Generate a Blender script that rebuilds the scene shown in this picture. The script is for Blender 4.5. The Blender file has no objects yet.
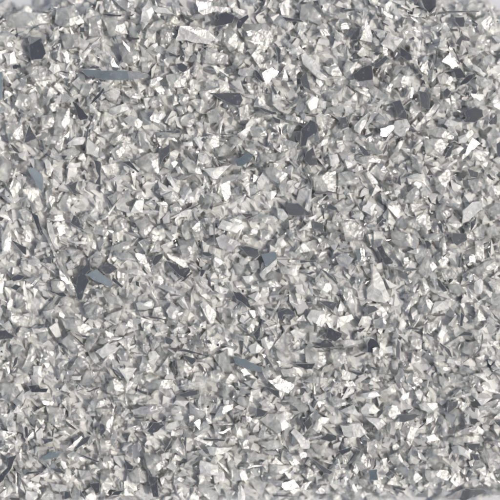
# Close-up of a square heap of crushed clear glass and broken mirror chips lying on a pale surface in daylight.
import bpy, math, random
import numpy as np
from mathutils import Vector
from mathutils.geometry import tessellate_polygon

S = 0.0002            # metres per photograph pixel: the frame is 10 cm wide
HEAP = 42.0           # thickness of the heap, in the same small unit
R = random.Random(11)
NR = np.random.RandomState(5)
C = bpy.context.scene.collection
sc = bpy.context.scene

# ---------------------------------------------------------------- heap shape (units; x right, y down as in the photo)
EDGE = [(-60,0),(-12,1),(30,0),(52,-4),(80,-14),(140,-20),(262,-20),(330,-20),(400,-20),(442,-12),(458,-6),(482,-2),(502,3),(514,12),
        (525,60),(535,250),(535,500),(480,504),(400,506),(300,505),(230,510),(150,518),(60,524),(-50,524),(-52,400),(-50,120)]
def edge_dist(x, y):
    x = np.asarray(x, float); y = np.asarray(y, float)
    best = np.full(x.shape, 1e9); inside = np.zeros(x.shape, bool)
    n = len(EDGE)
    for i in range(n):
        x0, y0 = EDGE[i]; x1, y1 = EDGE[(i+1) % n]
        dx, dy = x1-x0, y1-y0
        t = np.clip(((x-x0)*dx+(y-y0)*dy)/(dx*dx+dy*dy), 0, 1)
        best = np.minimum(best, np.hypot(x-x0-t*dx, y-y0-t*dy))
        if dy != 0:
            inside ^= ((y0 > y) != (y1 > y)) & (x < dx*(y-y0)/dy + x0)
    return np.where(inside, best, -best)
def ztop(x, y):
    d = np.maximum(edge_dist(x, y), 0)
    base = HEAP*(1-np.exp(-(d+3)/13.0))
    wob = 2.2*np.sin(x*0.031+1.3)*np.cos(y*0.027+0.4)+1.3*np.sin(x*0.083+y*0.061)
    return base + wob*np.clip(d/40, 0, 1)
def W(x, y, z): return ((x-250)*S, (250-y)*S, z*S)

# ---------------------------------------------------------------- materials
def nodes(name):
    m = bpy.data.materials.new(name); m.use_nodes = True
    nt = m.node_tree; nt.nodes.clear()
    return m, nt, nt.nodes, nt.links
def sockets(n, **kw):
    for k, v in kw.items(): n.inputs[k.replace('_', ' ')].default_value = v
def noise(nt, scale, detail, rough=0.6, dist=0.0):
    g = nt.nodes.new('ShaderNodeNewGeometry')
    t = nt.nodes.new('ShaderNodeTexNoise'); nt.links.new(g.outputs['Position'], t.inputs['Vector'])
    sockets(t, Scale=scale, Detail=detail, Roughness=rough, Distortion=dist)
    return t
def ramp(nt, src, a, b, lo=0.0, hi=1.0):
    m = nt.nodes.new('ShaderNodeMapRange'); nt.links.new(src, m.inputs[0])
    m.inputs[1].default_value = a; m.inputs[2].default_value = b; m.inputs[3].default_value = lo; m.inputs[4].default_value = hi
    return m.outputs[0]
def fracture_bump(nt, coarse, fine, strength, dist):
    v = nt.nodes.new('ShaderNodeTexVoronoi'); g = nt.nodes.new('ShaderNodeNewGeometry')
    nz = noise(nt, coarse*0.7, 2)
    mx = nt.nodes.new('ShaderNodeVectorMath'); mx.operation = 'MULTIPLY_ADD'
    nt.links.new(nz.outputs['Color'], mx.inputs[0]); mx.inputs[1].default_value = (0.0011,)*3
    nt.links.new(g.outputs['Position'], mx.inputs[2])
    nt.links.new(mx.outputs[0], v.inputs['Vector']); v.inputs['Scale'].default_value = coarse
    n2 = noise(nt, fine, 3)
    ad = nt.nodes.new('ShaderNodeMath'); ad.operation = 'MULTIPLY_ADD'
    nt.links.new(n2.outputs[0], ad.inputs[0]); ad.inputs[1].default_value = 0.55
    nt.links.new(v.outputs['Distance'], ad.inputs[2])
    b = nt.nodes.new('ShaderNodeBump'); b.inputs['Strength'].default_value = strength; b.inputs['Distance'].default_value = dist
    wv = nt.nodes.new('ShaderNodeTexWave'); sockets(wv, Scale=coarse*.30, Distortion=9.0, Detail=2.0); wv.inputs['Detail Scale'].default_value = .35
    n4 = noise(nt, 190, 1); m4 = nt.nodes.new('ShaderNodeVectorMath'); m4.operation = 'MULTIPLY_ADD'     # turns the ripples a different way on every chip
    nt.links.new(n4.outputs['Color'], m4.inputs[0]); m4.inputs[1].default_value = (.024, .009, .015)
    nt.links.new(g.outputs['Position'], m4.inputs[2]); nt.links.new(m4.outputs[0], wv.inputs['Vector'])
    a2 = nt.nodes.new('ShaderNodeMath'); a2.operation = 'MULTIPLY_ADD'
    nt.links.new(wv.outputs['Fac'], a2.inputs[0]); a2.inputs[1].default_value = 0.13
    nt.links.new(ad.outputs[0], a2.inputs[2]); nt.links.new(a2.outputs[0], b.inputs['Height'])
    return b
def glass_mat(name, white, powder, straight, rough, bump, island=False, tint=(.983,.994,.978)):
    """splintered glass: refracting body, part of the light passing straight through the thin splinters, and glass powder on the faces"""
    m, nt, N, L = nodes(name)
    b = fracture_bump(nt, 1000, 3600, bump, 0.00017)
    gl = N.new('ShaderNodeBsdfGlass'); sockets(gl, Roughness=rough, IOR=1.5); gl.inputs['Color'].default_value = (*tint, 1)
    tr = N.new('ShaderNodeBsdfTransparent'); tr.inputs['Color'].default_value = (0.97*tint[0], 0.975*tint[1], 0.97*tint[2], 1)
    di = N.new('ShaderNodeBsdfDiffuse'); tl = N.new('ShaderNodeBsdfTranslucent')
    for d in (di, tl): d.inputs['Color'].default_value = (white[0], white[1], white[2], 1)
    gs = N.new('ShaderNodeBsdfGlossy'); sockets(gs, Roughness=0.14 if rough < .1 else .38); gs.inputs['Color'].default_value = (1, 1, 1, 1)
    fr = N.new('ShaderNodeFresnel'); fr.inputs['IOR'].default_value = 1.55
    for d in (gl, di, gs, fr, tl): L.new(b.outputs[0], d.inputs['Normal'])
    a = N.new('ShaderNodeMixShader'); a.inputs[0].default_value = straight
    L.new(gl.outputs[0], a.inputs[1]); L.new(tr.outputs[0], a.inputs[2])
    p = N.new('ShaderNodeMixShader'); p.inputs[0].default_value = 0.4
    L.new(di.outputs[0], p.inputs[1]); L.new(tl.outputs[0], p.inputs[2])
    q = N.new('ShaderNodeMixShader'); L.new(a.outputs[0], q.inputs[1]); L.new(p.outputs[0], q.inputs[2])
    pn = noise(nt, 420, 4, 0.65, 0.6)
    amt = ramp(nt, pn.outputs[0], 0.3, 0.7, powder*0.6, powder*1.4)
    if island:
        g = N.new('ShaderNodeNewGeometry'); ml = N.new('ShaderNodeMath'); ml.operation = 'MULTIPLY'; ml.use_clamp = True
        L.new(amt, ml.inputs[0]); L.new(ramp(nt, g.outputs['Random Per Island'], 0, 1, 0.45, 1.6), ml.inputs[1]); amt = ml.outputs[0]
    L.new(amt, q.inputs[0])
    r = N.new('ShaderNodeMixShader'); L.new(fr.outputs[0], r.inputs[0]); L.new(q.outputs[0], r.inputs[1]); L.new(gs.outputs[0], r.inputs[2])
    o = N.new('ShaderNodeOutputMaterial'); L.new(r.outputs[0], o.inputs[0])
    return m
def metal_mat(name, col, metallic, rough, bump, dust, coarse=330):
    m, nt, N, L = nodes(name)
    p = N.new('ShaderNodeBsdfPrincipled')
    sockets(p, Metallic=metallic, Roughness=rough)
    n = noise(nt, 900, 4, 0.7)
    f = ramp(nt, n.outputs[0], 0.58, 0.74, 0.0, dust)
    mx = N.new('ShaderNodeMix'); mx.data_type = 'RGBA'; L.new(f, mx.inputs[0])
    mx.inputs[6].default_value = (*col, 1); mx.inputs[7].default_value = (0.62, 0.62, 0.61, 1)
    oi = N.new('ShaderNodeObjectInfo'); vm = N.new('ShaderNodeVectorMath'); vm.operation = 'SCALE'     # no two chips have quite the same tone
    L.new(mx.outputs[2], vm.inputs[0]); L.new(ramp(nt, oi.outputs['Random'], 0, 1, .7, 1.05), vm.inputs['Scale'])
    L.new(vm.outputs[0], p.inputs['Base Color'])
    n2 = noise(nt, 260, 2); L.new(ramp(nt, n2.outputs[0], 0.3, 0.7, rough*0.7, rough*1.5), p.inputs['Roughness'])
    b = fracture_bump(nt, coarse, 1500, bump, 0.0001); L.new(b.outputs[0], p.inputs['Normal'])
    o = N.new('ShaderNodeOutputMaterial'); L.new(p.outputs[0], o.inputs[0])
    return m
MAT = {
 'C': glass_mat('splintered clear glass', (.725,.735,.71), .20, .5, .03, .6),
 'P': glass_mat('frosted glass', (.70,.715,.69), .52, .5, .22, .6),
 'M': glass_mat('smooth clear glass', (.595,.615,.592), .18, .5, .02, .4),
 'F': glass_mat('crushed clear glass', (.725,.735,.71), .34, .55, .04, .75, True),
 'body': glass_mat('mirror glass body', (.55,.56,.56), .3, .5, .04, .4, False, (.95,.97,.96)),
 'bed': metal_mat('packed glass grit', (.455,.463,.448), 0, .25, .9, .4, 500),  # greyer than the glass above: shade inside the heap put into the colour
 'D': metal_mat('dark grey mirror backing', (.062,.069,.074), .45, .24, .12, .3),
 'K': metal_mat('blackened mirror backing', (.05,.05,.05), .2, .4, .3, .35),
 'B': metal_mat('mirror with painted sky reflection', (.15,.185,.195), .6, .3, .04, .3),  # reflected sky put into the blue-grey base colour
 'S': metal_mat('sun-glint silvering', (.43,.427,.415), .65, .36, 1.0, .2, 1100),  # silvered pieces that also stand for sun glints on glass
}
def surface_mat():
    m, nt, N, L = nodes('pale board')
    p = N.new('ShaderNodeBsdfPrincipled'); sockets(p, Roughness=0.55)
    n = noise(nt, 60, 4); mx = N.new('ShaderNodeMix'); mx.data_type = 'RGBA'; L.new(n.outputs[0], mx.inputs[0])
    mx.inputs[6].default_value = (.28,.295,.31,1); mx.inputs[7].default_value = (.31,.325,.34,1)
    L.new(mx.outputs[2], p.inputs['Base Color'])
    n3 = noise(nt, 1800, 3); b = N.new('ShaderNodeBump'); sockets(b, Strength=0.2, Distance=0.00005); L.new(n3.outputs[0], b.inputs['Height']); L.new(b.outputs[0], p.inputs['Normal'])
    o = N.new('ShaderNodeOutputMaterial'); L.new(p.outputs[0], o.inputs[0]); return m

# ---------------------------------------------------------------- mesh helpers
def link(name, verts, faces, mat, parent=None, loc=None):
    me = bpy.data.meshes.new(name); me.from_pydata(verts, [], faces); me.update()
    if isinstance(mat, str): me.materials.append(MAT[mat])
    else: me.materials.append(mat)
    o = bpy.data.objects.new(name, me); C.objects.link(o)
    if parent is not None: o.parent = parent
    if loc is not None: o.location = loc
    return o
def area(p):
    return 0.5*sum(p[i][0]*p[(i+1)%len(p)][1]-p[(i+1)%len(p)][0]*p[i][1] for i in range(len(p)))
def centroid(p):
    a = area(p)
    if abs(a) < 1e-6: return sum(q[0] for q in p)/len(p), sum(q[1] for q in p)/len(p)
    cx = cy = 0
    for i in range(len(p)):
        x0,y0 = p[i]; x1,y1 = p[(i+1)%len(p)]; k = x0*y1-x1*y0
        cx += (x0+x1)*k; cy += (y0+y1)*k
    return cx/(6*a), cy/(6*a)
def rough_outline(p, amp):
    """splits the long sides of an outline and jitters the new points, as a fracture edge runs"""
    out = []
    for i in range(len(p)):
        a, b = p[i], p[(i+1)%len(p)]
        out.append(a)
        l = math.hypot(b[0]-a[0], b[1]-a[1])
        n = int(l/5.0)
        for k in range(1, n+1):
            t = k/(n+1)+R.uniform(-.12,.12)/(n+1)
            j = R.gauss(0, amp)
            out.append((a[0]+(b[0]-a[0])*t-(b[1]-a[1])/l*j, a[1]+(b[1]-a[1])*t+(b[0]-a[0])/l*j))
    return out
def inset(p, d):
    """moves each vertex inward by d along its bisector"""
    n = len(p); sgn = 1 if area(p) > 0 else -1; out = []
    for i in range(n):
        a, b, c = p[i-1], p[i], p[(i+1)%n]
        e1 = (b[0]-a[0], b[1]-a[1]); e2 = (c[0]-b[0], c[1]-b[1])
        l1 = math.hypot(*e1) or 1; l2 = math.hypot(*e2) or 1
        nx = -(e1[1]/l1+e2[1]/l2)*sgn; ny = (e1[0]/l1+e2[0]/l2)*sgn
        l = math.hypot(nx, ny) or 1
        out.append((b[0]+nx/l*d, b[1]+ny/l*d))
    return out
def min_width(p):
    best = 1e9
    for k in range(12):
        a = math.pi*k/12; q = [x*math.cos(a)+y*math.sin(a) for x, y in p]
        best = min(best, max(q)-min(q))
    return best
def prism(rings, cap_top=True):
    """rings: lists of (x,y,z) bottom to top with equal counts, relative units -> verts, faces"""
    n = len(rings[0]); V = [v for r in rings for v in r]; F = []
    for k in range(len(rings)-1):
        for i in range(n):
            j = (i+1) % n; a, b, c, d = k*n+i, k*n+j, (k+1)*n+j, (k+1)*n+i
            if R.random() < .5: F += [(a,b,c),(a,c,d)]
            else: F += [(a,b,d),(b,c,d)]
    for k, flip in ((0, True), (len(rings)-1, False)):
        t = tessellate_polygon([[Vector((v[0], v[1], 0)) for v in rings[k]]])
        for f in t:
            g = tuple(k*n+i for i in f); F.append(g)
    return V, F
def to_world(V, cx, cy, cz): return [((x-cx)*S, (cy-y)*S, (z-cz)*S) for x, y, z in V]
def fix_normals(o):
    import bmesh
    bm = bmesh.new(); bm.from_mesh(o.data); bmesh.ops.recalc_face_normals(bm, faces=bm.faces); bm.to_mesh(o.data); bm.free()

def cut(o, lu, lv, th, count, w, top):
    """knocks sloping fracture faces off the upper side of a chip"""
    import bmesh
    bm = bmesh.new(); bm.from_mesh(o.data)
    a0 = R.uniform(0, 6.28)
    for c in range(count):
        a = a0+c*6.283/count+R.uniform(-.5, .5)
        tilt = math.radians(R.uniform(6, 20) if c == 0 else (R.uniform(16, 42) if w < 11 else R.uniform(9, 24)))
        nrm = Vector((math.cos(a)*math.sin(tilt), math.sin(a)*math.sin(tilt), math.cos(tilt)))
        if c == 0: pt = Vector((0, 0, top*R.uniform(.3,.7)*S))
        else:
            reach = .5*math.hypot(math.cos(a+th)*lu, math.sin(a+th)*lv)*R.uniform(.15, .6)
            pt = Vector((math.cos(a)*reach*S, math.sin(a)*reach*S, top*R.uniform(.25,.7)*S))
        gm = bm.verts[:]+bm.edges[:]+bm.faces[:]
        res = bmesh.ops.bisect_plane(bm, geom=gm, dist=1e-8, plane_co=pt, plane_no=nrm, clear_outer=True)
        ed = [e for e in res['geom_cut'] if isinstance(e, bmesh.types.BMEdge)]
        if ed: bmesh.ops.holes_fill(bm, edges=ed, sides=0)
    if len(bm.faces) > 4:
        bmesh.ops.triangulate(bm, faces=[f for f in bm.faces if len(f.verts) > 4]); bmesh.ops.recalc_face_normals(bm, faces=bm.faces); bm.to_mesh(o.data)
    bm.free()

# ---------------------------------------------------------------- the chips read off the photograph
DATA = """#0 0
D 143,175 160,186 205,186 214,215 232,270 215,298 160,303 150,260
D 64,330 80,322 95,328 85,346 66,345
D 35,425 50,415 60,425 50,438 36,436
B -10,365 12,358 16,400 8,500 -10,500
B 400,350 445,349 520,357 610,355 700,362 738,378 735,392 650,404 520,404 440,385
D 440,345 470,328 503,338 490,348
D 450,385 470,378 480,395 465,405
D 470,495 520,440 526,455 500,490 455,525
S 190,130 225,128 228,142 205,145
S 20,210 60,215 65,235 30,235
S 320,270 340,260 350,310 335,320
S 400,265 418,270 412,320 398,318
S 350,355 375,358 372,385 350,385
S 295,368 340,388 318,395
D 400,135 425,140 428,165 400,165
C 280,40 370,20 420,110 330,140 270,110
C 25,75 100,50 230,60 250,110 140,140 30,130
C 300,165 390,170 400,240 320,250
C 120,330 230,330 260,400 160,410
C 440,90 500,70 510,180 440,180
#1 0
S 75,0 170,5 172,50 140,55 100,30
D 10,70 110,72 105,84 40,82
D 135,80 175,68 160,82
D 410,75 470,105 460,115 425,95
S 400,130 475,135 540,150 600,200 550,210 570,230 500,215 410,205 380,210 390,175
D 145,188 195,190 198,200 150,203
D 300,80 320,80 325,105 305,95
D 385,320 410,315 440,335 435,355 415,365 390,350
D 340,260 385,280 385,288 350,282
S 115,205 150,240 152,265 120,225
S 60,310 70,290 100,340 60,335
S 255,400 300,385 315,395 270,430 255,425
S 110,450 195,475 220,455 200,500 150,490
D 105,330 130,350 115,352
C 300,150 330,125 375,170 345,220 300,215
C 90,230 160,205 200,300 160,330 110,310
C 330,375 430,365 440,430 340,445
C 10,90 120,95 140,170 50,180
#2 0
S -20,0 60,10 60,30 155,38 155,60 60,60 20,75 -10,60
D 85,75 135,65 175,80 160,120 80,135 65,125 95,95
D 190,100 240,75 245,90 215,125 205,145 185,145
D 410,85 500,98 520,112 500,112 430,105
S 230,160 275,155 275,180 240,185
S 235,205 320,215 310,225 270,222
D 365,215 380,220 405,250 405,320 390,320 385,270
D 45,465 200,465 215,500 200,530 160,525 110,500
M 180,260 240,280 200,330 140,370 100,350 160,325
S 195,350 240,340 270,350 262,380 220,385 190,370
D 270,350 285,355 325,410 315,415 280,385
D 325,455 335,440 340,455 330,470
D 355,430 365,425 385,475 375,475
D 415,465 440,498 430,500
C 120,150 155,125 190,180 185,240 150,260 115,210
C 30,240 140,270 150,325 20,320
S 310,370 360,340 395,360 330,430
C 220,120 330,110 370,200 330,250 240,240 215,180
#3 0
D 65,5 90,3 95,25 75,28
C 0,20 60,10 110,80 100,125 60,110 0,100
D 200,50 270,40 280,52 215,65
D 290,135 300,140 298,175 285,200 250,200 265,170
D 270,230 295,230 298,255 275,255
S 95,150 125,145 150,175 110,180
P 5,275 25,265 80,305 140,380 130,405 90,395 15,320
D 115,345 160,380 155,388 110,360
D 265,375 300,345 345,325 360,330 365,385 370,430 345,440 295,425 270,395
D 370,320 430,280 440,295 400,335 375,340
M 165,395 213,395 205,445 190,440
D 0,395 30,360 55,460 10,430
S 350,55 380,55 365,78
S 415,60 465,80 460,95 420,80
S 380,150 430,155 425,190 395,195
S 410,225 435,225 438,275 420,280
C 170,140 215,185 205,210 170,190
D 380,25 400,35 390,42
D 485,290 500,285 505,306 488,305
C 110,330 190,330 210,385 150,385
C 230,300 290,310 260,375 220,385
C 250,400 295,395 300,430 275,445 250,425
D 440,350 452,350 452,385 445,385
S 425,455 450,420 465,420 455,465
#4 0
D 50,-10 95,-10 80,20
D 95,-15 185,-15 185,30 150,65 115,30
S 155,70 185,30 175,60
D 180,75 190,60 235,52 235,70
D 230,55 300,50 400,52 395,58 240,64
D 275,85 320,85 325,110 320,135 295,135 275,110
S 320,115 345,80 360,110 385,125 345,125
D 360,95 390,120 385,135 360,130
M 210,140 250,142 245,160 215,155
D 250,145 285,145 290,160 250,165
D 310,170 350,195 345,208 310,205 300,235 275,220
S 400,200 450,215 450,230 420,225
C 210,165 240,165 220,240 190,245
D 178,255 183,255 178,320 171,325
D 260,240 270,245 300,310 295,320
S 205,310 250,260 255,290 275,290 295,330 260,345 240,325
D 0,235 50,270 60,300 35,305 0,280
D 0,290 20,305 15,330 0,325
D 265,345 300,340 330,390 280,395
D 300,415 345,375 378,365 375,385 330,420 300,430
D 215,460 235,440 258,460 235,490 215,485
P 370,320 430,370 420,385 360,345
S 100,350 115,320 120,340 110,365
C 335,240 400,235 395,270 345,270
C 415,290 460,270 475,310 430,330
D 470,255 510,255 510,262 470,262
C 185,380 225,360 270,390 255,430 200,425
M 150,440 205,410 200,500 150,500
D 95,455 130,460 150,500 145,545 105,545
S 55,440 65,440 60,490 50,490
C 380,100 450,60 480,120 440,170 400,160
#0 1
D 365,10 385,15 445,85 440,98 405,105 390,80
D 148,125 185,190 140,213 122,215 135,160
D 50,220 65,225 98,262 85,264
D 190,85 205,90 200,125 190,120
S 280,210 310,220 305,245 278,240
S 325,185 350,155 345,190
C 205,80 265,70 275,110 265,135 205,155
P 430,215 440,195 500,240 500,290 430,270
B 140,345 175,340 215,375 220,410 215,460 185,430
P 215,300 240,295 275,350 230,345
D 340,425 390,405 380,450 415,475 370,470
D 310,280 340,280 320,300
C 280,30 350,40 350,110 300,180 265,175
D 445,140 430,270 424,270 437,150
D 470,300 505,310 505,430 475,420 495,380
C -5,260 60,330 40,420 -5,400
C 20,110 110,110 120,190 40,215
#1 1
P 45,45 130,15 150,50 70,75 45,65
C 115,95 155,75 215,110 195,145 150,130
S 250,90 270,60 320,55 330,80 300,120 255,105
C 160,30 215,20 230,40 170,50
D 325,155 400,150 405,165 340,165
D 300,250 350,220 350,260 320,290 300,340
S 45,150 90,135 80,165 50,160
S 75,195 115,170 120,200 85,208
S 120,215 135,200 150,240 125,240
C 165,300 250,260 300,260 295,370 240,365 190,330
D 110,310 150,305 200,360 190,365 150,335
P 415,210 460,205 465,230 420,230
P 335,375 350,370 385,430 370,440 340,400
C 190,160 215,150 260,230 240,250 200,230
S 175,490 210,450 220,500
S 0,240 30,290 20,300 0,290
C 50,395 100,375 90,410 50,405
D 185,165 195,145 180,195 175,195
M 240,170 320,160 440,175 430,190 270,190
#2 1
D 290,35 380,60 385,75 360,75 310,55
M 250,140 320,130 335,180 260,190
D 100,170 200,175 195,182 105,178
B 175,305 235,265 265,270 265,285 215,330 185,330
S 265,205 350,240 345,255 290,225
S 365,215 410,225 405,265 370,240
D 380,220 400,220 400,240 385,242
M 290,270 390,265 395,300 310,315
C 305,345 350,330 440,370 400,425 340,380
P 10,345 160,320 90,400 60,395
C 440,120 480,130 460,165 435,160
D 360,85 400,100 400,120 380,115
D 480,160 505,160 505,230 480,200
D 430,0 455,15 460,25 440,15
D 390,130 405,150 405,180 395,160
M 300,455 350,450 340,470 260,480
D 480,310 500,300 500,330
C 190,40 240,20 255,100 200,105
#3 1
C 78,80 100,65 180,95 155,145 110,160 90,130
D 200,90 230,85 245,135 200,150
D 0,160 50,100 75,110 90,160 100,200 70,215 70,170 40,190 30,230 0,235
D 30,260 65,235 90,325 50,330 20,300
D 290,235 305,230 350,265 350,280 320,280
S 320,140 400,0 415,0 385,70 335,140
P 270,130 340,60 330,120 300,170 270,150
P 85,225 145,180 140,210 95,240
P 140,270 185,270 200,310 170,335 150,330
S 400,145 465,125 465,150 430,185 400,180
D 410,265 440,200 435,245 415,275
D 10,325 60,410 55,430 40,395
M 340,205 380,215 410,270 340,270
S 255,350 310,325 315,350 280,365
D 70,465 185,460 185,468 75,472
C 60,385 180,350 180,460 75,460
C 190,370 260,350 300,400 280,430 190,430
M 220,150 260,140 275,200 215,210
S 400,465 455,455 455,465 410,478
D 315,180 365,160 360,180 330,195
D 490,385 500,375 505,430 480,415
D 460,10 500,0 530,60 530,95 495,90 480,60
#4 1
D 320,60 375,35 410,50 415,85 370,115 305,110 330,90
D 440,115 480,70 485,90 480,125 450,125
D 285,62 305,65 315,85 300,95
D 235,250 265,220 270,235 245,285 220,295
D 45,140 60,140 85,155 118,150 115,162 60,165
D 130,325 180,330 160,340 135,335
D 145,345 165,375 130,375
D 335,345 390,360 385,390 350,385
D 480,220 505,205 505,295 485,275
C 130,145 180,130 275,180 270,200 190,190 140,180
C 120,200 205,190 245,215 220,270 200,295 130,270
P 290,185 360,150 370,165 330,215 290,220
S 340,225 360,190 400,220 360,250 320,280
P 255,255 300,230 320,240 290,275 262,275
D 60,165 80,190 60,210 50,190
D 430,375 445,370 470,405 440,390
P 0,235 50,245 50,260 20,255
C 165,390 230,340 260,360 215,480 180,450
C 375,240 450,260 420,310 350,300
M 50,260 125,310 100,370 60,340
C 340,400 400,390 430,440 370,470
#0 2
D 165,65 190,75 215,150 205,155 185,130
P 235,110 260,110 300,260 290,270 260,210 245,170
D 60,200 135,235 135,275 120,270
S 140,160 160,180 155,210 130,205
S 275,80 315,75 325,100 275,105
S 290,140 320,135 330,165 300,180
D 370,75 385,80 415,135 420,150 385,135 355,115
P 295,190 360,205 470,210 475,220 400,222 310,205
D 225,290 260,280 260,320 240,315
C 285,280 305,285 375,440 380,480 345,470 300,375
S 300,350 330,380 350,420 330,420 300,380
D 452,288 454,350 428,372 448,405 430,440 408,502 388,496 378,450 390,385 425,330
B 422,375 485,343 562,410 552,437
D 355,350 435,300 400,335
C 255,405 320,400 325,455 260,460
D 240,450 265,462 320,460 335,480 310,485
D 55,390 90,370 130,378 105,400 70,408
D 55,440 80,420 110,430 85,455
D 205,475 250,490 230,500
S -10,370 18,370 18,465 -10,470
D -5,85 25,90 15,105 -5,105
D 385,225 420,245 410,255 385,245
C 95,50 130,40 165,70 160,110 120,105
C 144,8 158,16 250,192 306,308 386,484 376,490 290,318 224,180
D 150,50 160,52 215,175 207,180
#1 2
D 310,125 325,120 335,130 328,142 312,135
D 30,185 55,175 55,190
D 260,310 275,280 315,265 315,285 290,315 270,330
M 270,210 300,200 300,260 240,270
P 300,230 365,205 370,225 310,245
S 175,265 225,270 240,320 200,315
P 150,65 180,0 220,0 215,65
C 60,110 100,80 140,100 130,140 75,165
C 20,245 160,195 150,250 60,255
C 410,125 440,100 455,190 430,200 410,170
D 430,50 500,15 500,25 460,50
M 450,110 500,100 500,190 470,190
D 330,305 390,320 400,345 445,335 455,350 425,390 400,380 350,330
D 400,410 460,360 465,365 420,405
D 5,340 40,305 60,320 90,345 50,370 30,370
S 285,405 300,380 320,400 300,425
D 70,385 120,430 110,440 60,400
M 40,260 150,265 185,305 110,300
D 180,405 195,410 200,435 180,425
D 260,0 275,0 275,12
D 485,205 500,200 500,215
D 220,75 230,70 235,85
P 270,5 330,10 340,25 300,30
C 385,190 430,200 480,260 410,290
C 170,110 230,80 270,130 220,200
#2 2
D 435,15 490,15 530,50 560,70 550,78 485,80 445,75 430,50
D 0,30 20,10 25,20 5,40
D 210,70 260,68 260,78 230,88
M 220,95 300,70 355,75 390,95 385,125 330,120 250,105
D 355,195 385,155 390,165 370,195
D 195,235 235,230 290,245 295,270 270,290 240,280 215,250
B 305,270 380,260 385,290 330,340 320,310
P 295,370 345,325 385,295 385,310 350,355 310,390
D 65,110 75,115 75,210 68,215
D 10,260 45,260 65,275 40,285 15,275
S 20,90 55,88 55,115 30,120
S 0,400 30,415 65,455 50,450 10,420
P 210,380 260,375 270,400 235,420
M 50,400 130,390 150,410 70,415
D 370,355 395,340 400,365
D 165,455 200,460 240,495 260,545 220,520 180,495
S 75,340 105,340 105,370 80,375
C 145,100 210,75 210,120 180,130
S 80,190 120,170 200,215 160,260 100,240
C 400,330 500,350 480,385 410,370
D 0,345 30,350 10,385 0,380
D 470,440 480,430 475,470
C 300,150 350,150 350,200 310,210
C 240,310 290,300 300,340 260,360
#3 2
D 135,25 150,15 185,40 185,52 160,52 140,45
D 105,40 120,60 122,95 115,95
D 65,105 115,115 125,165 100,160 70,145
D 105,165 130,165 135,178 115,180
M 135,110 180,120 195,145 160,170 140,150
D 365,200 410,195 405,215 425,260 465,310 460,320 425,325 400,280 380,235
B 275,245 300,240 305,290 275,340 265,355 255,365 285,310
S 300,240 320,245 325,305 305,300
S 285,310 330,305 325,320 290,335
S 175,285 220,265 270,290 240,340 200,330
S 40,90 80,75 85,90 55,100
D 380,95 410,70 415,90 400,110 380,130
D 0,300 80,300 80,310 20,315 0,315
D 100,345 130,355 190,410 185,425 140,385
D 0,370 60,355 80,360 50,375
P 350,320 370,315 420,410 450,500 425,520 340,500 330,450 355,400
D 90,480 150,495 100,490
S 215,350 225,360 220,375
D 440,130 447,135 447,190 440,185
C 200,110 260,100 330,140 320,200 230,210
#4 2
P 310,55 360,10 410,0 412,45 345,105 310,120
C 180,40 210,15 260,40 255,80 215,105 180,95
D 350,110 380,80 375,120 350,160
D 260,165 330,165 335,205 300,220 290,240 265,215 255,190
D 120,205 135,200 155,220 150,245 130,245
D 180,115 205,115 215,165 205,165
C 40,110 130,60 150,80 140,120 80,150 45,130
M 100,175 200,165 205,180 170,195 150,200
S 345,280 375,275 375,310 345,315
C 375,205 420,205 425,290 410,310 380,300
D 290,285 310,260 300,340 285,335
D 185,390 200,400 235,455 215,460 190,430
M 200,345 260,340 285,370 270,400 220,400
S 15,290 40,285 45,320 20,325
D 10,360 60,340 100,345 60,355
D 195,240 205,235 210,280 200,280
D 480,380 500,370 500,395
C 240,420 300,420 330,460 320,480 250,460
D 320,465 330,460 330,478
C 340,350 470,290 480,340 400,380
#0 3
D -10,155 30,148 75,180 60,195 -10,200
D 80,145 98,128 92,155 82,165
S 160,140 235,140 240,155 170,165
D 75,290 92,280 85,320 60,345
C 300,210 345,165 430,245 375,275
D 370,175 430,225 425,230 375,185
D 145,430 195,420 205,440 245,440 235,460 160,460
P 165,330 210,330 210,390 165,385
S 300,60 325,75 320,90 300,80
D 230,105 245,110 240,135 225,135
C 440,265 470,260 500,310 480,325
D 410,175 450,180 450,186 415,183
D 430,455 500,430 500,440 450,460
S 220,290 245,275 250,285 235,300
C 390,280 430,300 450,340 420,350 350,340
P 355,380 410,375 405,400 370,400
D 300,250 330,265 320,275
D 280,390 295,390 295,402
C 80,170 110,130 155,150 150,190 100,195
#1 3
P 180,15 260,5 265,40 190,50
D 190,52 265,42 260,50 200,58
C 80,260 110,240 145,270 140,310 105,305
P 245,260 280,255 300,280 290,295 245,295
D 365,300 378,300 375,375 368,375
C 380,290 430,300 470,345 440,390 385,385
D 415,275 480,290 480,305 460,325 420,290
D 380,250 430,245 500,265 500,275 430,260
D 325,180 370,200 350,225 330,215
D 350,240 390,240 380,265
D 395,470 440,455 490,445 490,470 430,485 400,480
S 440,135 470,125 475,160 455,165
S 325,320 345,330 350,375 335,370
M 210,205 250,230 240,270 220,260
S 375,65 440,60 435,75 385,78
C 215,430 270,400 370,395 360,440 230,450
D 185,440 240,460 235,475 190,455
C 225,105 255,115 255,165 215,170
S 30,160 55,165 55,190
C 265,120 330,120 350,140 290,165
D 120,315 130,330 125,345
D 240,80 340,95 340,102 250,88
S 360,160 400,120 430,125 400,155
#2 3
P 0,20 30,5 80,60 75,115 50,125 20,70
D 385,60 440,40 475,65 475,80 420,72 410,100 390,90
C 235,140 270,85 280,110 270,155 245,170
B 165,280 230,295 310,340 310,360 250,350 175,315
C 90,270 140,245 165,360 120,365 95,330
P 240,235 280,205 315,240 300,265 255,270
S 300,260 330,275 320,290
S 340,400 400,385 475,425 440,465 380,440
S 205,350 225,340 255,370 220,380
D 120,360 160,355 160,368 125,370
D 265,170 300,130 300,180 285,200
D 460,320 500,316 575,314 560,345 530,348 500,335
S 345,165 375,175 370,210 350,205
D 325,430 395,450 395,490 340,450
M 150,45 190,50 185,95 155,85
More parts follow.
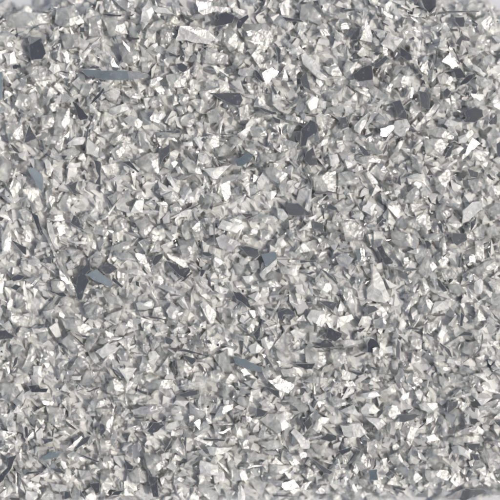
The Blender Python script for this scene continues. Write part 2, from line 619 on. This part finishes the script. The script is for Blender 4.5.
M 180,170 250,180 240,210 170,200
D 35,200 50,200 60,220 40,215
C 50,360 90,345 110,380 100,410 55,410
D 0,265 45,272 45,280 0,275
S 380,305 405,305 400,320
C 400,345 480,340 480,380 420,385
#3 3
D 140,135 210,165 205,185 175,210 125,185
D 105,205 125,195 150,205 175,235 140,240 100,235
D 60,230 190,238 185,246 70,238
D 335,30 370,28 395,45 335,75
D 85,0 180,10 185,20 165,55 120,25
D 335,215 350,190 385,205 400,240 370,235 360,265 335,260
S 360,240 385,235 380,275 365,275
D 485,190 500,210 500,300 478,285
D 265,280 325,260 325,268 280,285
D 0,440 25,450 10,475 0,475
D 65,110 85,120 75,160 68,155
C 365,100 410,80 435,110 430,150 370,140
C 180,210 250,195 330,195 320,215 230,235
D 235,350 320,365 300,375
S 160,390 185,410 180,420
D 430,60 440,60 440,75
D 345,330 400,345 370,350
D 380,365 480,370 480,380
D 190,465 205,460 200,490
S 235,410 260,400 280,430 250,430
C 20,250 130,255 130,320 90,350 30,310
C 150,250 230,240 240,320 170,340
#4 3
P 175,10 240,0 245,40 155,72
D 160,74 225,65 225,78 165,80
D 35,135 75,137 100,145 95,150 40,148
D 410,160 415,180 405,250 350,300 370,270 400,230
D 195,210 245,245 260,290 245,280 200,225
C 60,180 110,200 110,250 50,250
M 115,165 165,185 175,250 130,250
P 185,180 210,120 240,155 200,200
D 300,60 320,75 310,130 295,130
D 320,155 360,165 355,180 285,180
D 440,40 500,100 505,120 470,90
M 195,380 220,375 245,430 220,450 200,420
M 240,375 280,375 290,410 250,415
C 360,150 410,150 400,200 375,195
D 330,400 345,400 340,415
S 70,300 90,265 105,285 80,310
S 445,205 490,200 485,230 450,230
C 170,320 250,335 250,370 190,360
S 50,430 75,430 70,445
D 405,0 425,0 420,25
D 175,250 185,245 180,270
D 470,350 500,340 430,390
S 355,375 385,390 420,450 400,460
C 320,210 390,200 400,240 350,290 310,260
#0 4
D 125,130 140,130 145,180 128,190
S 115,120 135,110 128,130 120,150
D 210,190 270,190 265,205 225,220
B 210,285 250,255 310,255 290,285 220,300
D 265,340 300,335 330,360 325,370 280,360
D 120,375 140,355 210,350 205,360 150,368
D 35,290 75,275 90,265 60,340 20,400 -8,425 -8,380 40,335
M 85,295 135,320 130,330 95,315
D 330,100 385,145 375,145 335,120
D 370,245 415,192 440,180 455,180 440,210 385,245
S 345,235 408,178 413,188 370,235
D 380,260 500,305 490,312 430,290
D 325,455 350,455 360,490 320,500
C 230,30 330,40 330,120 290,150 240,110
C 390,350 450,350 450,380 400,400
D 395,420 400,440 430,500 400,480
D 450,420 500,410 500,460 480,470
S 200,375 245,360 220,385
S 60,200 100,200 95,225
D -5,125 20,130 15,140
S 210,0 270,10 265,25 220,20
D 45,490 100,488 100,503 60,503
#1 4
S 155,50 200,35 330,30 325,45 240,75 170,72
D 165,80 220,80 225,92 180,95
D 235,155 270,110 310,105 325,125 290,155 255,165
S 145,140 180,128 205,135 200,148 160,150
D 0,115 25,125 30,150 5,185 0,170
S 155,235 190,210 210,240 185,295 165,280
D 120,290 170,330 165,345 135,345
D 225,310 250,380 290,385 290,440 295,485 265,485 250,420
C 215,260 330,285 325,330 265,385 235,340
C 130,370 200,335 230,360 235,410 170,420
C 0,360 40,380 65,420 30,480 0,490
D 50,480 75,455 125,450 95,475
D 110,170 140,165 140,185 120,190
C 355,200 410,200 435,300 380,265 360,270
P 305,270 345,260 345,295 310,290
D 415,210 425,180 435,180 430,250
C 0,190 50,200 60,220 40,260 0,280
D 190,280 215,285 215,305
D 465,265 500,265 500,280
D 0,290 15,290 15,310
D 450,432 490,410 470,432
S 470,110 500,90 500,150
S 0,0 50,0 30,25 0,35
C 205,110 260,100 235,140 215,155
#2 4
C 60,100 100,30 170,20 160,45 110,80
D 285,35 340,55 320,80 280,85
S 230,75 260,90 250,112 235,105
D 15,190 80,188 130,195 120,203 20,200
P 30,235 165,235 110,270 50,275
C 175,120 200,100 215,190 190,190
M 190,200 240,200 250,245 210,245
C 290,190 310,120 330,150 325,200
C 275,210 400,200 420,240 340,250
S 215,350 250,325 325,325 250,340
C 340,325 470,330 470,370 350,375
S 445,370 475,335 480,350 465,372
S 335,400 420,405 410,430 370,425
S 400,420 470,400 500,440 430,455
P 0,300 90,320 95,375 0,375
D 335,150 360,165 350,175
D 475,90 490,80 500,115 485,120
M 315,255 380,255 390,275 330,265
D 360,480 430,480 500,490 370,492
P 115,0 145,0 145,20 118,20
C 340,70 420,60 440,110 470,120 430,150 390,170 290,100
S 30,90 55,75 60,115 40,115
S 90,155 155,140 120,165
M 250,350 300,340 300,380 270,380
C 230,257 315,270 370,280 370,300 240,300
C 150,340 230,350 240,400 160,410
#3 4
D 15,115 50,85 62,120 35,150
D 95,195 135,165 185,180 180,200 150,210
S 45,185 110,170 110,180 55,195
D 25,180 45,170 35,200
D 190,255 260,230 250,255 210,275 200,265
D 260,225 300,240 295,250
D 55,292 80,305 165,360 150,372 120,365
D 425,370 450,350 475,370 465,390 430,380
D 110,380 120,375 130,395
D 470,435 500,432 505,448 480,445
D 345,135 360,140 345,165
P 305,40 330,15 370,15 400,50 380,70 310,70
P 200,125 300,110 340,165 300,190 220,180
P 325,85 410,90 430,120 390,150
S 75,465 110,430 150,425 155,470 100,475
S 0,460 15,420 60,410 30,455
S 265,350 275,310 295,350 285,370
C 335,210 380,190 390,240 360,280 335,260
C 380,295 400,310 400,340 380,340
B 345,350 385,345 390,400 345,400
S 0,265 30,260 30,285 5,290
D 350,290 355,290 345,335
P 215,390 240,370 230,410
S 460,230 475,170 485,190
M 440,280 480,260 490,280
D 285,10 300,15 290,30
P 245,410 260,400 290,460 280,475
M 180,465 215,465 215,475
C 60,215 120,235 200,260 140,290 80,270
#4 4
D -10,75 70,65 100,75 70,95 20,110 -10,105
P 90,20 120,5 185,15 190,35 145,70 105,50
S 280,172 320,140 385,125 375,145 330,165
D 240,10 290,0 285,30 235,70
D 90,140 130,105 125,115 95,140
D 345,90 380,90 400,105 370,125 350,120
D 400,90 440,70 465,70 430,85
D 245,145 275,140 260,175 245,170
M 240,185 400,180 400,205 300,220 240,215
D 330,220 400,215 395,240 370,255 340,240
M 95,175 170,170 200,200 110,205
M 115,290 140,240 240,240 245,280 200,280
C 130,350 240,350 260,380 240,410 150,415 130,390
P 250,235 290,225 350,260 350,300 310,275 270,265
S 395,350 425,325 430,380 400,380
S 455,180 500,210 505,240 475,225
D 470,100 500,95 505,140 480,120
D 350,265 390,270 400,300 370,300
D 240,505 290,465 340,448 430,455 440,470 340,510
D 0,435 30,445 25,455 0,450
D 95,462 125,460 115,470
S 0,175 20,185 15,220 0,230
D 295,355 330,380 310,395
D 445,215 475,225 460,235
C 215,85 225,80 240,180 210,180
C 50,265 90,300 50,320
D 350,35 375,40 370,60
P 320,90 345,60 345,130
"""
chips = []  # one thin D needle is the shadow line beside the long clear sliver
tx = ty = 0
for line in DATA.strip().splitlines():
    if line[0] == '#':
        tx, ty = map(int, line[1:].split()); continue
    k, *pts = line.split()
    p = [(tx*100+float(a)/5, ty*100+float(b)/5) for a, b in (q.split(',') for q in pts)]
    chips.append([k, p])

def point_in(p, x, y):
    c = False
    for i in range(len(p)):
        x0,y0 = p[i]; x1,y1 = p[i-1]
        if (y0 > y) != (y1 > y) and x < (x1-x0)*(y-y0)/(y1-y0)+x0: c = not c
    return c
PAD = 30
GN = 500+2*PAD
cover = np.zeros((GN, GN), np.int16)       # which chip shows at each spot, 0 = none
def paint(p, idx, grow=0.0):
    q = inset(p, -grow) if grow else p
    xs = [a for a, _ in q]; ys = [b for _, b in q]
    x0, x1 = int(max(min(xs), -PAD)), int(min(max(xs)+1, 500+PAD-1)); y0, y1 = int(max(min(ys), -PAD)), int(min(max(ys)+1, 500+PAD-1))
    for y in range(y0, y1+1):
        for x in range(x0, x1+1):
            if point_in(q, x+.5, y+.5): cover[y+PAD, x+PAD] = idx
for i, (k, p) in enumerate(chips): paint(p, i+1, 0.6)

# further large clear chips that fill the ground between those read off one by one
def blob(cx, cy, r, asp, ang, n):
    out = []
    a0 = R.uniform(0, 6.28)
    for i in range(n):
        a = a0+6.283*i/n+R.uniform(-.3,.3)
        rr = r*R.uniform(.72,1.12); x, y = rr*math.cos(a)*asp, rr*math.sin(a)/asp
        out.append((cx+x*math.cos(ang)-y*math.sin(ang), cy+x*math.sin(ang)+y*math.cos(ang)))
    return out
n_glass = sum(k in 'CPM' for k, _ in chips)
tries = 0
while n_glass < 298 and tries < 60000:
    tries += 1
    cx, cy = R.uniform(2, 497), R.uniform(6, 497)
    r = R.uniform(7.0, 12.5)*(1.0 if tries < 25000 else .72)
    p = blob(cx, cy, r, R.choice([1, 1.1, 1.35, 1.7]), R.uniform(0, 3.14), R.choice([3,4,4,5,5,6]))
    q = [(.5*(a+cx), .5*(b+cy)) for a, b in p]+p+[(cx, cy)]
    if float(edge_dist(cx, cy)) < 7: continue
    hit = sum(bool(cover[int(min(max(b, -PAD), 529))+PAD, int(min(max(a, -PAD), 529))+PAD]) for a, b in q)
    if hit > (0 if tries < 8000 else 2): continue
    chips.append([R.choice('CCCCPM'), p]); n_glass += 1
    paint(p, len(chips), 0)

# ---------------------------------------------------------------- labels
def geom(p):
    A = abs(area(p)); xs = [a for a,_ in p]; ys = [b for _,b in p]
    cx, cy = centroid(p)
    sxx = sum((a-cx)**2 for a in xs); syy = sum((b-cy)**2 for b in ys); sxy = sum((a-cx)*(b-cy) for a, b in p)
    th = .5*math.atan2(2*sxy, sxx-syy)                # y down
    u = [(a-cx)*math.cos(th)+(b-cy)*math.sin(th) for a, b in p]; v = [-(a-cx)*math.sin(th)+(b-cy)*math.cos(th) for a, b in p]
    lu, lv = max(u)-min(u), max(v)-min(v)
    return A, cx, cy, th, lu, max(lv, .3)
LAND = [  # where, the words that point to it, its own label
 (37,48,'dark rectangle at top left','dark grey rectangular mirror chip with blue right edge, near the top left corner'),
 (115,75,'long blue-grey blade','long horizontal blue-grey mirror blade, the longest in the upper left'),
 (225,20,'lobed chip at the top','dark grey lobed mirror chip close to the top edge, right of a white one'),
 (364,76,'ragged slate chip','big slate-grey mirror chip with a ragged foot in the upper right'),
 (428,5,'dark chip cutting the top edge','large dark grey mirror chip cut by the top edge, near the right corner'),
 (461,22,'dark six-sided chip','dark grey six-sided mirror chip near the top right corner beside a white one'),
 (474,116,'broad slate chip at right','broad flat slate-grey mirror chip near the right edge, largest dark one there'),
 (82,111,'dark wedge pointing up','dark grey wedge of mirror with its narrow end up, below the long blue-grey blade'),
 (30,135,'dark triangle at far left','dark grey upright triangle of mirror close to the left edge'),
 (36,180,'slate-blue oval','slate-blue oval mirror chip leaning down to the right, in the left part'),
 (371,115,'long white needle','long thin white needle of glass leaning right, brightest sliver at upper right'),
 (235,99,'flat-topped dark wedge','dark grey mirror wedge with a long flat top, in the upper middle'),
 (221,160,'slate-blue thumb','slate-blue thumb-shaped mirror chip leaning up to the right, upper middle'),
 (309,133,'large forked dark patch','large forked dark grey mirror chip, widest dark patch right of the upper middle'),
 (298,210,'dark fin at the centre','dark grey fin-shaped mirror chip pointing right, just above the centre of the heap'),
 (382,252,'charcoal boot','charcoal boot-shaped strip of mirror with toe at lower right, right of the centre'),
 (84,280,'tall dark sail','tall dark grey sail-shaped mirror chip standing left of a pale blue-grey flake'),
 (99,278,'pale blue-grey flake','pale blue-grey pointed mirror flake beside the tall dark sail-shaped chip'),
 (473,211,'striped pale chip','pale striped four-sided glass chip near the right edge'),
 (246,364,'blue streak','narrow blue-grey mirror streak slanting down to the right, below the centre'),
 (287,313,'dark hook','dark hooked mirror chip opening downward, lower right of the centre'),
 (334,334,'dark four-sided chip','dark grey four-sided mirror chip, tilted, in the lower right part'),
 (6,335,'dark wedge on the left edge','dark grey mirror wedge cut by the left edge of the heap'),
 (51,454,'blue-grey fan','blue-grey fan-shaped mirror chip near the bottom left'),
 (148,410,'cream-white splinter','long cream-white splinter of silvered glass near the bottom, left half'),
 (156,426,'slate kidney','slate-grey kidney-shaped mirror chip under the cream-white splinter'),
 (154,480,'upright dark strip','dark grey upright strip of mirror widening to its foot, near the bottom edge'),
 (323,466,'dark dagger','dark grey dagger-shaped mirror chip pointing up to the left, near the bottom'),
 (390,474,'small dark diamond','small dark diamond-shaped mirror chip near the bottom, right of the dagger'),
 (470,495,'dark arc at the bottom edge','large dark curved mirror chip cut by the bottom edge at right'),
 (407,418,'long dark ellipse','long flat dark grey elliptical mirror chip in the lower right part'),
 (379,292,'white spearhead','big pale spearhead of frosted glass pointing up, below the charcoal boot-shaped strip'),
 (0,283,'cream stub on the left edge','cream white upright stub cut by the left edge'),
 (512,366,'dark right-pointing flag','dark grey'),
 (461,235,'dark round chip','dark grey rounded mirror chip with pointed foot, below the striped pale chip'),
 (325,207,'small dark lens','small dark lens-shaped mirror chip, right of the dark fin at the centre'),
 (305,366,'flat dark tongue','flat dark grey tongue of mirror, level, in the lower right part'),
 (160,22,'','' ),
]
LAND = [l for l in LAND if l[2] and l[0] < 505]
info = [geom(p) for _, p in chips]
land_of = {}
for j, (x, y, short, full) in enumerate(LAND):
    want = None
    c = sorted(range(len(chips)), key=lambda i: (math.hypot(info[i][1]-x, info[i][2]-y)-(.8*math.sqrt(info[i][0]) if (point_in(chips[i][1], x, y)) else 0)))
    for i in c[:6]:
        k = chips[i][0]
        if ('glass' in full and 'silvered' not in full and 'needle' not in full) != (k in 'CP'): continue
        want = i; break
    if want is None: want = c[0]
    land_of[want] = j
    LAND[j] = (info[want][1], info[want][2], short, full)
CLOCK = ['twelve','one','two','three','four','five','six','seven','eight','nine','ten','eleven']
def shape_word(p, g):
    A, cx, cy, th, lu, lv = g; r = lu/lv; n = len(p)
    if r > 5: return 'needle'
    if r > 2.7: return 'strip'
    if n == 3 and len(chips) : return 'triangle'
    fill = A/(lu*lv)
    if n <= 4 and fill > .72: return 'block'
    if fill < .5: return 'hooked flake'
    if r > 1.7: return 'splinter'
    return 'flake' if n <= 5 else 'nugget'
TONE = {'D':'dark grey','B':'blue-grey','S':'bright white','P':'pale frosted','C':'clear','M':'smoky clear'}
NOUN = {'D':'mirror','B':'mirror','S':'silvered','C':'glass','P':'glass','M':'glass'}
used = set()
def lean(th, r):
    d = math.degrees(th) % 180
    if r < 1.4: return ''
    if d < 20 or d > 160: return 'level'
    if 70 < d < 110: return 'upright'
    return 'leaning left' if d < 90 else 'leaning right'
def label(i):
    if i in land_of:
        s = LAND[land_of[i]][3]; used.add(s); return s
    k, p = chips[i]; g = info[i]; A, cx, cy, th, lu, lv = g
    size = 'tiny' if A < 12 else 'small' if A < 40 else 'medium' if A < 120 else 'large'
    base = f'{size} {TONE[k]} {NOUN[k]} {shape_word(p, g)}'
    ln = lean(th, lu/lv)
    near = sorted(range(len(LAND)), key=lambda j: math.hypot(LAND[j][0]-cx, LAND[j][1]-cy))
    opts = []
    for j in near[:5]:
        lx, ly, short, _ = LAND[j]
        d = math.hypot(cx-lx, cy-ly); h = CLOCK[round(math.degrees(math.atan2(cx-lx, ly-cy))/30) % 12]
        if d < 16: w = f'touching the {short}, at {h} o\'clock'
        else: w = f'{"close" if d < 24 else "farther out" if d < 42 else "far off"} at {h} o\'clock from the {short}'
        opts.append(f'{base}, {w}')
        if ln: opts.append(f'{base}, {ln}, {w}')
    for s in opts:
        if s not in used and len(s.split()) <= 16:
            used.add(s); return s
    print('NO UNIQUE LABEL', opts[0]); return opts[0]
GROUP = {'D':'broken mirror chips with dark backs','B':'broken mirror chips with dark backs','S':'bright silvered chips','C':'clear glass chips','P':'clear glass chips','M':'clear glass chips'}
NAME = {'D':'mirror_chip','B':'mirror_chip','S':'silvered_glint_chip','C':'glass_chip','P':'glass_chip','M':'glass_chip'}
CAT = {'D':'mirror chip','B':'mirror chip','S':'silvered chip','C':'glass chip','P':'glass chip','M':'glass chip'}

SUN_EL, SUN_AZ = math.radians(56), math.radians(98)       # azimuth from the top of the picture, clockwise
SUN = Vector((math.sin(SUN_AZ)*math.cos(SUN_EL), math.cos(SUN_AZ)*math.cos(SUN_EL), math.sin(SUN_EL)))
HALF = (SUN+Vector((0,0,1))).normalized()                   # a face with this normal flashes the sun straight up

def crease(o, w, folds, most):
    """folds a silvered face along a few chords so that only some of it flashes"""
    import bmesh
    bm = bmesh.new(); bm.from_mesh(o.data)
    for c in range(folds):
        a = R.uniform(0, 6.28); d = Vector((math.cos(a), math.sin(a), 0)); off = R.uniform(-.3,.3)*w*S
        gm = bm.verts[:]+bm.edges[:]+bm.faces[:]
        bmesh.ops.bisect_plane(bm, geom=gm, dist=1e-8, plane_co=d*off, plane_no=d)
        s = R.uniform(.25, 1)*most
        for v in bm.verts: v.co.z -= max(0, v.co.dot(d)-off)*s
    bmesh.ops.triangulate(bm, faces=bm.faces); bm.to_mesh(o.data); bm.free()
def build(i):
    k, p0 = chips[i]; A, cx, cy, th, lu, lv = info[i]
    w = min_width(p0)
    z0 = float(ztop(cx, cy))
    level = {'C':.6, 'P':1.8, 'M':.8, 'D':3.6, 'B':3.4, 'S':4.0}[k] + 2.2*math.exp(-A/60) + R.uniform(-.4,.4)
    z0 += level
    p = rough_outline(p0, .32 if k in 'DB' else .45)
    n = len(p)
    # slope of the face: near level for the dark ones, tipped to the sun for the flashing ones
    if k == 'S':
        sx, sy = -HALF.x/HALF.z, HALF.y/HALF.z               # dz per unit x (right) and per unit y (down)
        sx = sx*R.uniform(.3,1.1)+R.gauss(0,.15); sy = sy*R.uniform(.3,1.1)+R.gauss(0,.15)
    elif k in 'BD': sx, sy = R.gauss(.05,.035), R.gauss(0,.035)
    else: sx, sy = R.gauss(0,.13), R.gauss(0,.13)
    lim = 7.0/max(lu, 7)
    sx = max(-lim, min(lim, sx)) if k != 'S' else sx*min(1, 14/max(lu, 1)); sy = max(-lim, min(lim, sy)) if k != 'S' else sy*min(1, 14/max(lu, 1))
    def zp(x, y): return z0+(x-cx)*sx+(y-cy)*sy
    loc = W(cx, cy, z0)
    if k in 'CPM':
        T = min(max(w*.55, 2.0), 9)
        d = min(w*.16, 2.4)
        g = inset(p, 0); t1 = inset(p, d); b1 = inset(p, d*.8)
        jit = .09*w
        top = min(1.5+.22*w, 4.6)
        V = [(x, y, zp(x, y)-T) for x, y in b1]+[(x, y, zp(x, y)-T*.3) for x, y in g]+[(x, y, zp(x, y)+top) for x, y in inset(p, d*.6)]
        F = [tuple(range(n)), tuple(range(2*n, 3*n))]
        for q in (0, n): F += [(q+a, q+(a+1)%n, q+n+(a+1)%n, q+n+a) for a in range(n)]
        o = link(NAME[k], to_world(V, cx, cy, z0), F, k, None, loc); fix_normals(o)
        cut(o, lu, lv, th, R.randint(4, 7) if w > 5 else 3, w, top)
    else:
        big = A > 26
        T = 2.6 if k in 'DB' else 2.2
        d = .35 if big else .15
        bend = 0.0
        def zq(x, y, e): return zp(x, y)+e+bend*((x-cx)*math.cos(th)+(y-cy)*math.sin(th))**2*.3
        bot = inset(p, min(.8, w*.1))
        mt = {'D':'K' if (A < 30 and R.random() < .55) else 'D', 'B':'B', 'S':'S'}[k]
        if big:
            V, F = prism([[(x, y, zq(x, y, -T)) for x, y in bot], [(x, y, zq(x, y, 0)) for x, y in p]])
            o = bpy.data.objects.new(NAME[k], None); C.objects.link(o); o.location = (loc[0], loc[1], loc[2]-T*S); o.empty_display_size = .001
            up = (0, 0, T*S)
            b = link('glass_body', to_world(V, cx, cy, z0), F, 'body', o, up); fix_normals(b)
            q = inset(p, d)
            V, F = prism([[(x, y, zq(x, y, .04)) for x, y in inset(p, .45)], [(x, y, zq(x, y, .32)) for x, y in q]])
            c = link('silvering' if k == 'S' else 'dark_backing' if k == 'D' else 'mirror_face', to_world(V, cx, cy, z0), F, mt, o, up); fix_normals(c)
            if k == 'S': crease(c, w, 3, .4)
            elif A > 90: crease(c, w, 1, .045)
        else:
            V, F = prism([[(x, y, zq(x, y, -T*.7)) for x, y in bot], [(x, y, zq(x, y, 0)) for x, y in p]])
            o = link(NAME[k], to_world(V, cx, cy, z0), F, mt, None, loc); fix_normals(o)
    o['label'] = label(i); o['category'] = CAT[k]; o['group'] = GROUP[k]
    return o
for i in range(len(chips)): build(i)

# ---------------------------------------------------------------- the uncountable rest of the heap
def hull_proto(kind):
    import bmesh
    bm = bmesh.new()
    for _ in range({'chunk': R.choice((6,7,8,9)), 'plate': R.choice((5,6,7)), 'needle': 6}[kind]):
        v = Vector((R.gauss(0,1), R.gauss(0,1), R.gauss(0,1))).normalized()*R.uniform(.75,1.1)
        s = {'chunk': (1, R.uniform(.6,.9), R.uniform(.45,.7)), 'plate': (1, .75, .2), 'needle': (1.7, .35, .25)}[kind]
        bm.verts.new((v.x*s[0], v.y*s[1], v.z*s[2]))
    r = bmesh.ops.convex_hull(bm, input=bm.verts)
    bmesh.ops.delete(bm, geom=[v for v in bm.verts if not v.link_faces], context='VERTS')
    bmesh.ops.triangulate(bm, faces=bm.faces); bmesh.ops.recalc_face_normals(bm, faces=bm.faces)
    bm.verts.index_update()
    out = (np.array([v.co[:] for v in bm.verts]), np.array([[v.index for v in f.verts] for f in bm.faces]))
    bm.free(); return out
PROTO = [hull_proto('chunk') for _ in range(30)]+[hull_proto('plate') for _ in range(24)]+[hull_proto('needle') for _ in range(10)]
def rot(tilt):
    a, b, c = NR.uniform(0, 6.283), NR.normal(0, tilt), NR.uniform(0, 6.283)
    ca, sa, cb, sb, cc, s2 = math.cos(a), math.sin(a), math.cos(b), math.sin(b), math.cos(c), math.sin(c)
    Z1 = np.array([[ca,-sa,0],[sa,ca,0],[0,0,1]]); X = np.array([[1,0,0],[0,cb,-sb],[0,sb,cb]]); Z2 = np.array([[cc,-s2,0],[s2,cc,0],[0,0,1]])
    return Z1 @ X @ Z2
limit = np.where(cover > 0, -2.2, 3.4)
def fill(name, mat, spots, rmin, rmax, protos, tilt, headroom, lab, core=False):
    VV, FF, n0 = [], [], 0
    if core:                                              # the packed core of the heap, one crumpled skin down to the surface
        m, st = 142, 4.4
        gx, gy = np.meshgrid(-62+np.arange(m)*st, -40+np.arange(m)*st)
        gx = gx+NR.uniform(-1.7, 1.7, gx.shape); gy = gy+NR.uniform(-1.7, 1.7, gy.shape)
        gd = edge_dist(gx, gy); gz = np.where(gd > 0, np.maximum(ztop(gx, gy)-10-5*np.exp(-np.maximum(gd,0)/12)+NR.normal(0, 2.3, gx.shape), .1), -1)
        VV.append(np.stack([(gx-250)*S, (250-gy)*S, gz*S], 2).reshape(-1, 3))
        ii = (np.arange(m-1)[:,None]*m+np.arange(m-1)[None]).ravel()
        FF.append(np.concatenate([np.stack([ii, ii+m, ii+m+1], 1), np.stack([ii, ii+m+1, ii+1], 1)])); n0 = m*m
    for (x, y, zrel, deep) in spots:
        pv, pf = PROTO[protos[NR.randint(len(protos))]]
        r = rmin*math.exp(NR.uniform(0, math.log(rmax/rmin)))
        v = pv @ rot(tilt).T * r
        xs = x+v[:,0]; ys = y-v[:,1]
        zt = ztop(xs, ys)
        ix = np.clip(xs.astype(int)+PAD, 0, GN-1); iy = np.clip(ys.astype(int)+PAD, 0, GN-1)
        m = ((xs[:,None]*.6+x*.4)[:,0].astype(int)+PAD).clip(0, GN-1), ((ys*.6+y*.4).astype(int)+PAD).clip(0, GN-1)
        lim = np.minimum(limit[iy, ix], limit[m[1], m[0]])+headroom
        room = np.min(zt+lim-v[:,2])                     # highest centre that keeps every corner under what lies on top
        if deep: z = max(min((.35+.65*zrel)*float(ztop(np.array([x]), np.array([y]))[0]), room), r*.3)
        else: z = max(room-abs(NR.normal(0, 1.2)), r*.3)
        VV.append(np.stack([(xs-250)*S, (250-ys)*S, (v[:,2]+z)*S], 1)); FF.append(pf+n0); n0 += len(pv)
    V = np.concatenate(VV); V[:,2] = np.maximum(V[:,2], 0.00002 if not core else -S); F = np.concatenate(FF)
    me = bpy.data.meshes.new(name); me.from_pydata(V.tolist(), [], F.tolist()); me.update(); me.materials.append(MAT[mat])
    o = bpy.data.objects.new(name, me); C.objects.link(o); o['kind'] = 'stuff'; o['label'] = lab; return o
def scatter(n, deep, margin=1.0):
    out = []
    while len(out) < n:
        x = NR.uniform(-34, 530, 4000); y = NR.uniform(-26, 522, 4000); d = edge_dist(x, y)
        for a, b, e in zip(x, y, d):
            if e > margin and len(out) < n: out.append((a, b, NR.uniform(.05, .85), deep))
    return out
chunk = list(range(30)); plate = list(range(30,54)); needle = list(range(54,64))
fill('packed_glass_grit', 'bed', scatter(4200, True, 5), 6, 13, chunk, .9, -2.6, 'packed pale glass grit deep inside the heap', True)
fill('crushed_glass', 'F', scatter(3250, False), 5.8, 15.0, chunk+plate+plate+plate+plate+needle+needle+needle, .8, 0, 'fine crushed clear glass filling the heap between the larger chips')
fill('glass_crumbs', 'F', scatter(1000, False), 1.2, 3.2, chunk+plate+needle, .9, 1.6, 'glass crumbs and splinters strewn over the heap')
fill('gap_shade_crumbs', 'D', scatter(260, False), 1.2, 3.2, plate+needle, .35, .2, 'dark grey crumbs of mirror standing in for shaded gaps among the crushed glass')  # dark crumbs stand in for the shaded gaps between chips
fill('glint_crumbs', 'S', scatter(1100, False), .8, 3.0, plate+needle+needle+needle, .55, 1.3, 'bright silvery crumbs added as glints among the crushed glass')  # crumbs added to give the glass its small glints

# ---------------------------------------------------------------- the surface below
n = 0.6
g = link('table_surface', [(-n,-n,0),(n,-n,0),(n,n,0),(-n,n,0)], [(0,1,2,3)], surface_mat())
g['kind'] = 'structure'; g['label'] = 'pale bluish white surface under the heap'

# ---------------------------------------------------------------- daylight
w = bpy.data.worlds.new('World'); sc.world = w; w.use_nodes = True
nt = w.node_tree; nt.nodes.clear()
sky = nt.nodes.new('ShaderNodeTexSky'); sky.sky_type = 'NISHITA'; sky.sun_disc = False
sky.dust_density = 5.5; sky.ozone_density = .4; sky.air_density = .8; sky.sun_elevation = SUN_EL; sky.sun_rotation = SUN_AZ
bg = nt.nodes.new('ShaderNodeBackground'); bg.inputs[1].default_value = 0.15
out = nt.nodes.new('ShaderNodeOutputWorld')
nt.links.new(sky.outputs[0], bg.inputs[0]); nt.links.new(bg.outputs[0], out.inputs[0])
sl = bpy.data.lights.new('sun', 'SUN'); sl.energy = 2.25; sl.angle = math.radians(.6); sl.color = (1, .968, .92)
so = bpy.data.objects.new('sun', sl); C.objects.link(so); so.rotation_euler = SUN.to_track_quat('Z', 'Y').to_euler()

# ---------------------------------------------------------------- camera
cam = bpy.data.cameras.new('camera'); co = bpy.data.objects.new('camera', cam); C.objects.link(co); sc.camera = co
D = 0.42
co.location = (0, 0, HEAP*S+D); cam.sensor_width = 36; cam.lens = 36*D/(500*S)
cam.clip_start = 0.01; cam.clip_end = 5
cam.dof.use_dof = True; cam.dof.focus_distance = D-.0006; cam.dof.aperture_fstop = 5.0
sc.view_settings.view_transform = 'Standard'; sc.view_settings.look = 'None'; sc.view_settings.gamma = 1
sc.view_settings.exposure = 0.48
cy = sc.cycles
cy.use_denoising = True; cy.use_adaptive_sampling = True; cy.adaptive_threshold = 0.08; cy.max_bounces = 9; cy.diffuse_bounces = 4; cy.glossy_bounces = 4; cy.transmission_bounces = 8; cy.transparent_max_bounces = 10
cy.caustics_reflective = True; cy.caustics_refractive = True; cy.sample_clamp_indirect = 6; cy.blur_glossy = 0.6
cy.filter_width = 2.3
